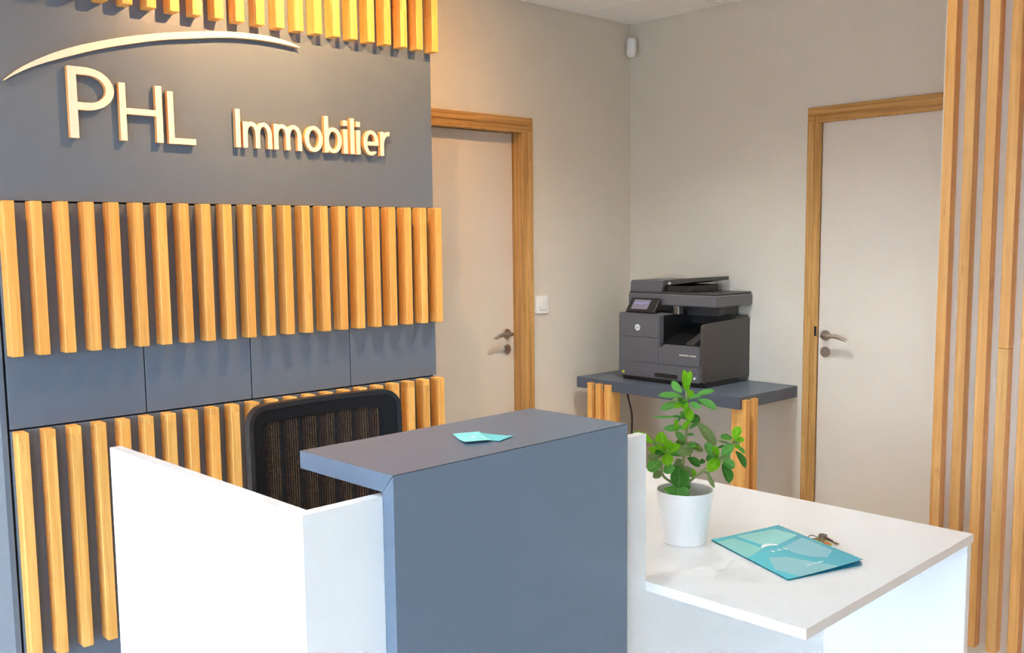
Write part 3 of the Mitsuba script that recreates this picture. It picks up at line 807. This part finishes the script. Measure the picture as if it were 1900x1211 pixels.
def sheet(lift, thick, nu=16, nv=6, dz=0.0):
    V, UV = [], []
    for side_ in (0, 1):
        for i in range(nu + 1):
            for j in range(nv + 1):
                u, v = i / nu, j / nv
                p = on_folder(u, v, lift)
                V.append(p + [0, 0, dz + (thick if side_ == 0 else 0.0)])
                UV.append((u, v))
    n = (nu + 1) * (nv + 1)
    F = []
    idx = lambda i, j: i * (nv + 1) + j
    for i in range(nu):
        for j in range(nv):
            a, b, c, d = idx(i, j), idx(i + 1, j), idx(i + 1, j + 1), idx(i, j + 1)
            F += [[a, b, c], [a, c, d], [n + a, n + c, n + b], [n + a, n + d, n + c]]
    rim = [idx(i, 0) for i in range(nu + 1)] + [idx(nu, j) for j in range(1, nv + 1)] + [idx(i, nv) for i in range(nu - 1, -1, -1)] + [idx(0, j) for j in range(nv - 1, 0, -1)]
    for a, b in zip(rim, rim[1:] + rim[:1]):
        F += [[a, n + a, n + b], [a, n + b, b]]
    return trimesh.Trimesh(V, F, process=False), np.array(UV)


def convex(uv, pts):
    """1 inside the convex counter-clockwise polygon pts of the print, else 0."""
    inside = mi.Float(1)
    for (a, b), (c, d) in zip(pts, pts[1:] + pts[:1]):
        e = ((c - a) * (uv.y - b) - (d - b) * (uv.x - a)) / math.hypot(c - a, d - b)
        inside = inside * smoothstep(-0.004, 0.004, e)
    return inside


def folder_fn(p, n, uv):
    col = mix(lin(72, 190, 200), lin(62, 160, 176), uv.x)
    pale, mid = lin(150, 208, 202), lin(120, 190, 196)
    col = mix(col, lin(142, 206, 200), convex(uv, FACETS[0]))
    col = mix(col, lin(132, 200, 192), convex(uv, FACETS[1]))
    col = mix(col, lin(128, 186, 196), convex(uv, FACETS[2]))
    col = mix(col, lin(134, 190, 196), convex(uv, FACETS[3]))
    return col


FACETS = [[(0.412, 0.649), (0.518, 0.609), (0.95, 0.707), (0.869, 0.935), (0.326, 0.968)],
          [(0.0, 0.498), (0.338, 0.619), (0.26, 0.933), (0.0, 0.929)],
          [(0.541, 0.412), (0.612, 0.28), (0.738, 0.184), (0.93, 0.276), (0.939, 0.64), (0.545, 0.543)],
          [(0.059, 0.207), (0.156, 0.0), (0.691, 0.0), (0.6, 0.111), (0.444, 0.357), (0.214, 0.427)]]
principled('folder_print', proc(folder_fn), 0.3, 0.5)
principled('folder_back', rgb(66, 176, 192), 0.35, 0.5)
principled('folder_inside', rgb(24, 122, 158), 0.4, 0.4)
principled('print_white', rgb(240, 246, 246), 0.4, 0.4)
fd = thing('folder', 'teal presentation folder with white logo lying on the white desk', 'folder')
m, uv = sheet(0.0, 0.0006)
put('back_cover', m, 'folder_back', fd, smooth=True, uv=uv)
m, uv = sheet(0.42, 0.0004, dz=0.0009)
put('inner_sheet', m, 'folder_inside', fd, smooth=True, uv=uv)
m, uv = sheet(1.0, 0.0007, dz=0.0016)
put('front_cover', m, 'folder_print', fd, smooth=True, uv=uv)


def print_on(mesh, u0, v0, scale):
    """Flat lettering (x right, y up, in metres) laid on the cover with its origin at (u0, v0)."""
    w, h = np.linalg.norm(FB3 - FB4), np.linalg.norm(FB1 - FB4)
    V = [on_folder(u0 + q[0] * scale / w, v0 + q[1] * scale / h, 1.0) + [0, 0, 0.0024 + q[2]] for q in np.array(mesh.vertices)]
    return trimesh.Trimesh(V, mesh.faces, process=False)


arc = Polygon(list(zip(0.020 * np.cos(np.linspace(2.9, 0.15, 24)) * 1.25, 0.026 * np.sin(np.linspace(2.9, 0.15, 24)))) + list(zip(0.020 * np.cos(np.linspace(0.15, 2.3, 20)) * 1.05, 0.012 * np.sin(np.linspace(0.15, 2.3, 20)))))
lg = put('logo', print_on(extrude(arc.buffer(0), 0.0002), *(0.44, 0.60), 1.0), 'print_white', fd)
put('lettering', print_on(meshkit.text_mesh('P  H  L', 0.011, 0.0002, True), *(0.36, 0.50), 1.0), 'print_white', fd)
put('lettering', print_on(meshkit.text_mesh('IMMOBILIER', 0.006, 0.0002), *(0.40, 0.135), 1.0), 'print_white', fd)

# ------------------------------------------------------------------ keys
kr = thing('key_ring', 'bunch of keys with a yellow green tag beside the teal folder', 'keys')
KC = np.array([-1.976, -2.272, 0.7540])
ang = np.linspace(0, 2 * np.pi, 33)
put('ring', tube(np.stack([KC[0] + 0.014 * np.cos(ang), KC[1] + 0.014 * np.sin(ang), KC[2] + 0.002 * np.sin(2 * ang)], -1), 0.0011, 8), 'dark_steel', kr, smooth=True)
principled('brass', rgb(150, 128, 98), 0.35, 0.5, metallic=0.8)
principled('tag_green', rgb(176, 178, 40), 0.4)
principled('tag_red', rgb(214, 72, 52), 0.4)


def key_shape(o, deg, L, lift):
    bow = Point(0.010, 0).buffer(0.0105, quad_segs=10).difference(Point(0.004, 0).buffer(0.0025))
    teeth = [(0.018, -0.0035), (L, -0.0035)] + [(L - 0.004 * i, 0.0035 if i % 2 == 0 else 0.0010) for i in range(int((L - 0.022) / 0.004))] + [(0.018, 0.0035)]
    g = extrude(bow.union(Polygon(teeth).buffer(0)), 0.0022)
    g.apply_transform(trimesh.transformations.rotation_matrix(math.radians(4), (0, 1, 0)))
    g.apply_transform(trimesh.transformations.rotation_matrix(math.radians(deg), (0, 0, 1)))
    g.apply_translation(np.array(o) + [0, 0, lift])
    return g


put('key', key_shape((-1.962, -2.281, 0.7512), -105, 0.062, 0.0060), 'brass', kr)
put('key', key_shape((-1.969, -2.286, 0.7512), -134, 0.052, 0.0034), 'brass', kr)
put('key', key_shape((-1.953, -2.279, 0.7512), -116, 0.048, 0.0085), 'dark_steel', kr)
tag = extrude(rrect(0.056, 0.026, 0.006), 0.0028)
turn = trimesh.transformations.rotation_matrix(math.radians(-112), (0, 0, 1))
tag.apply_transform(turn)
tag.apply_translation((-1.989, -2.301, 0.7507))
tg = put('tag', tag, 'tag_green', kr)
tag = extrude(rrect(0.014, 0.018, 0.004), 0.0006)
tag.apply_transform(turn)
tag.apply_translation((-1.994, -2.317, 0.7536))
put('mark', tag, 'tag_red', tg)

# ------------------------------------------------------------------ business cards on the counter
principled('card_teal', rgb(140, 222, 218), 0.4, 0.4)
principled('card_teal_deep', rgb(104, 200, 204), 0.4, 0.4)


def card(c, deg, lift, bow, sx=0.085, sy=0.055):
    n = 10
    V, F = [], []
    for s_ in (0.0004, 0.0):
        for i in range(n + 1):
            for j in (0, 1):
                x, y = (i / n - 0.5) * sx, (j - 0.5) * sy
                V.append((x, y, s_ + bow * (2 * i / n - 1) ** 2))
    k = 2 * (n + 1)
    for i in range(n):
        a = 2 * i
        F += [[a, a + 2, a + 3], [a, a + 3, a + 1], [k + a, k + a + 3, k + a + 2], [k + a, k + a + 1, k + a + 3], [a, k + a + 2, a + 2], [a, k + a, k + a + 2], [a + 1, a + 3, k + a + 3], [a + 1, k + a + 3, k + a + 1]]
    F += [[0, 1, k + 1], [0, k + 1, k], [2 * n, k + 2 * n, k + 2 * n + 1], [2 * n, k + 2 * n + 1, 2 * n + 1]]
    m = trimesh.Trimesh(V, F, process=False)
    m.apply_transform(trimesh.transformations.rotation_matrix(math.radians(deg), (0, 0, 1)))
    m.apply_translation((c[0], c[1], CTOP + 0.0006 + lift))
    return m


b = thing('business_card', 'pale teal card with a white dot lying uppermost on the slate counter', 'card')
put('paper', card((-2.945, -2.088), -113, 0.0015, 0.003), 'card_teal', b)
dot = disc(0.006, 0.0004, 20)
dot.apply_translation((-2.937, -2.079, CTOP + 0.0026))
put('logo', dot, 'print_white', b)
put('business_card', card((-2.912, -2.096), -72, 0.0, 0.0012), 'card_teal_deep', label='pale teal card half hidden under the other card on the counter', category='card')
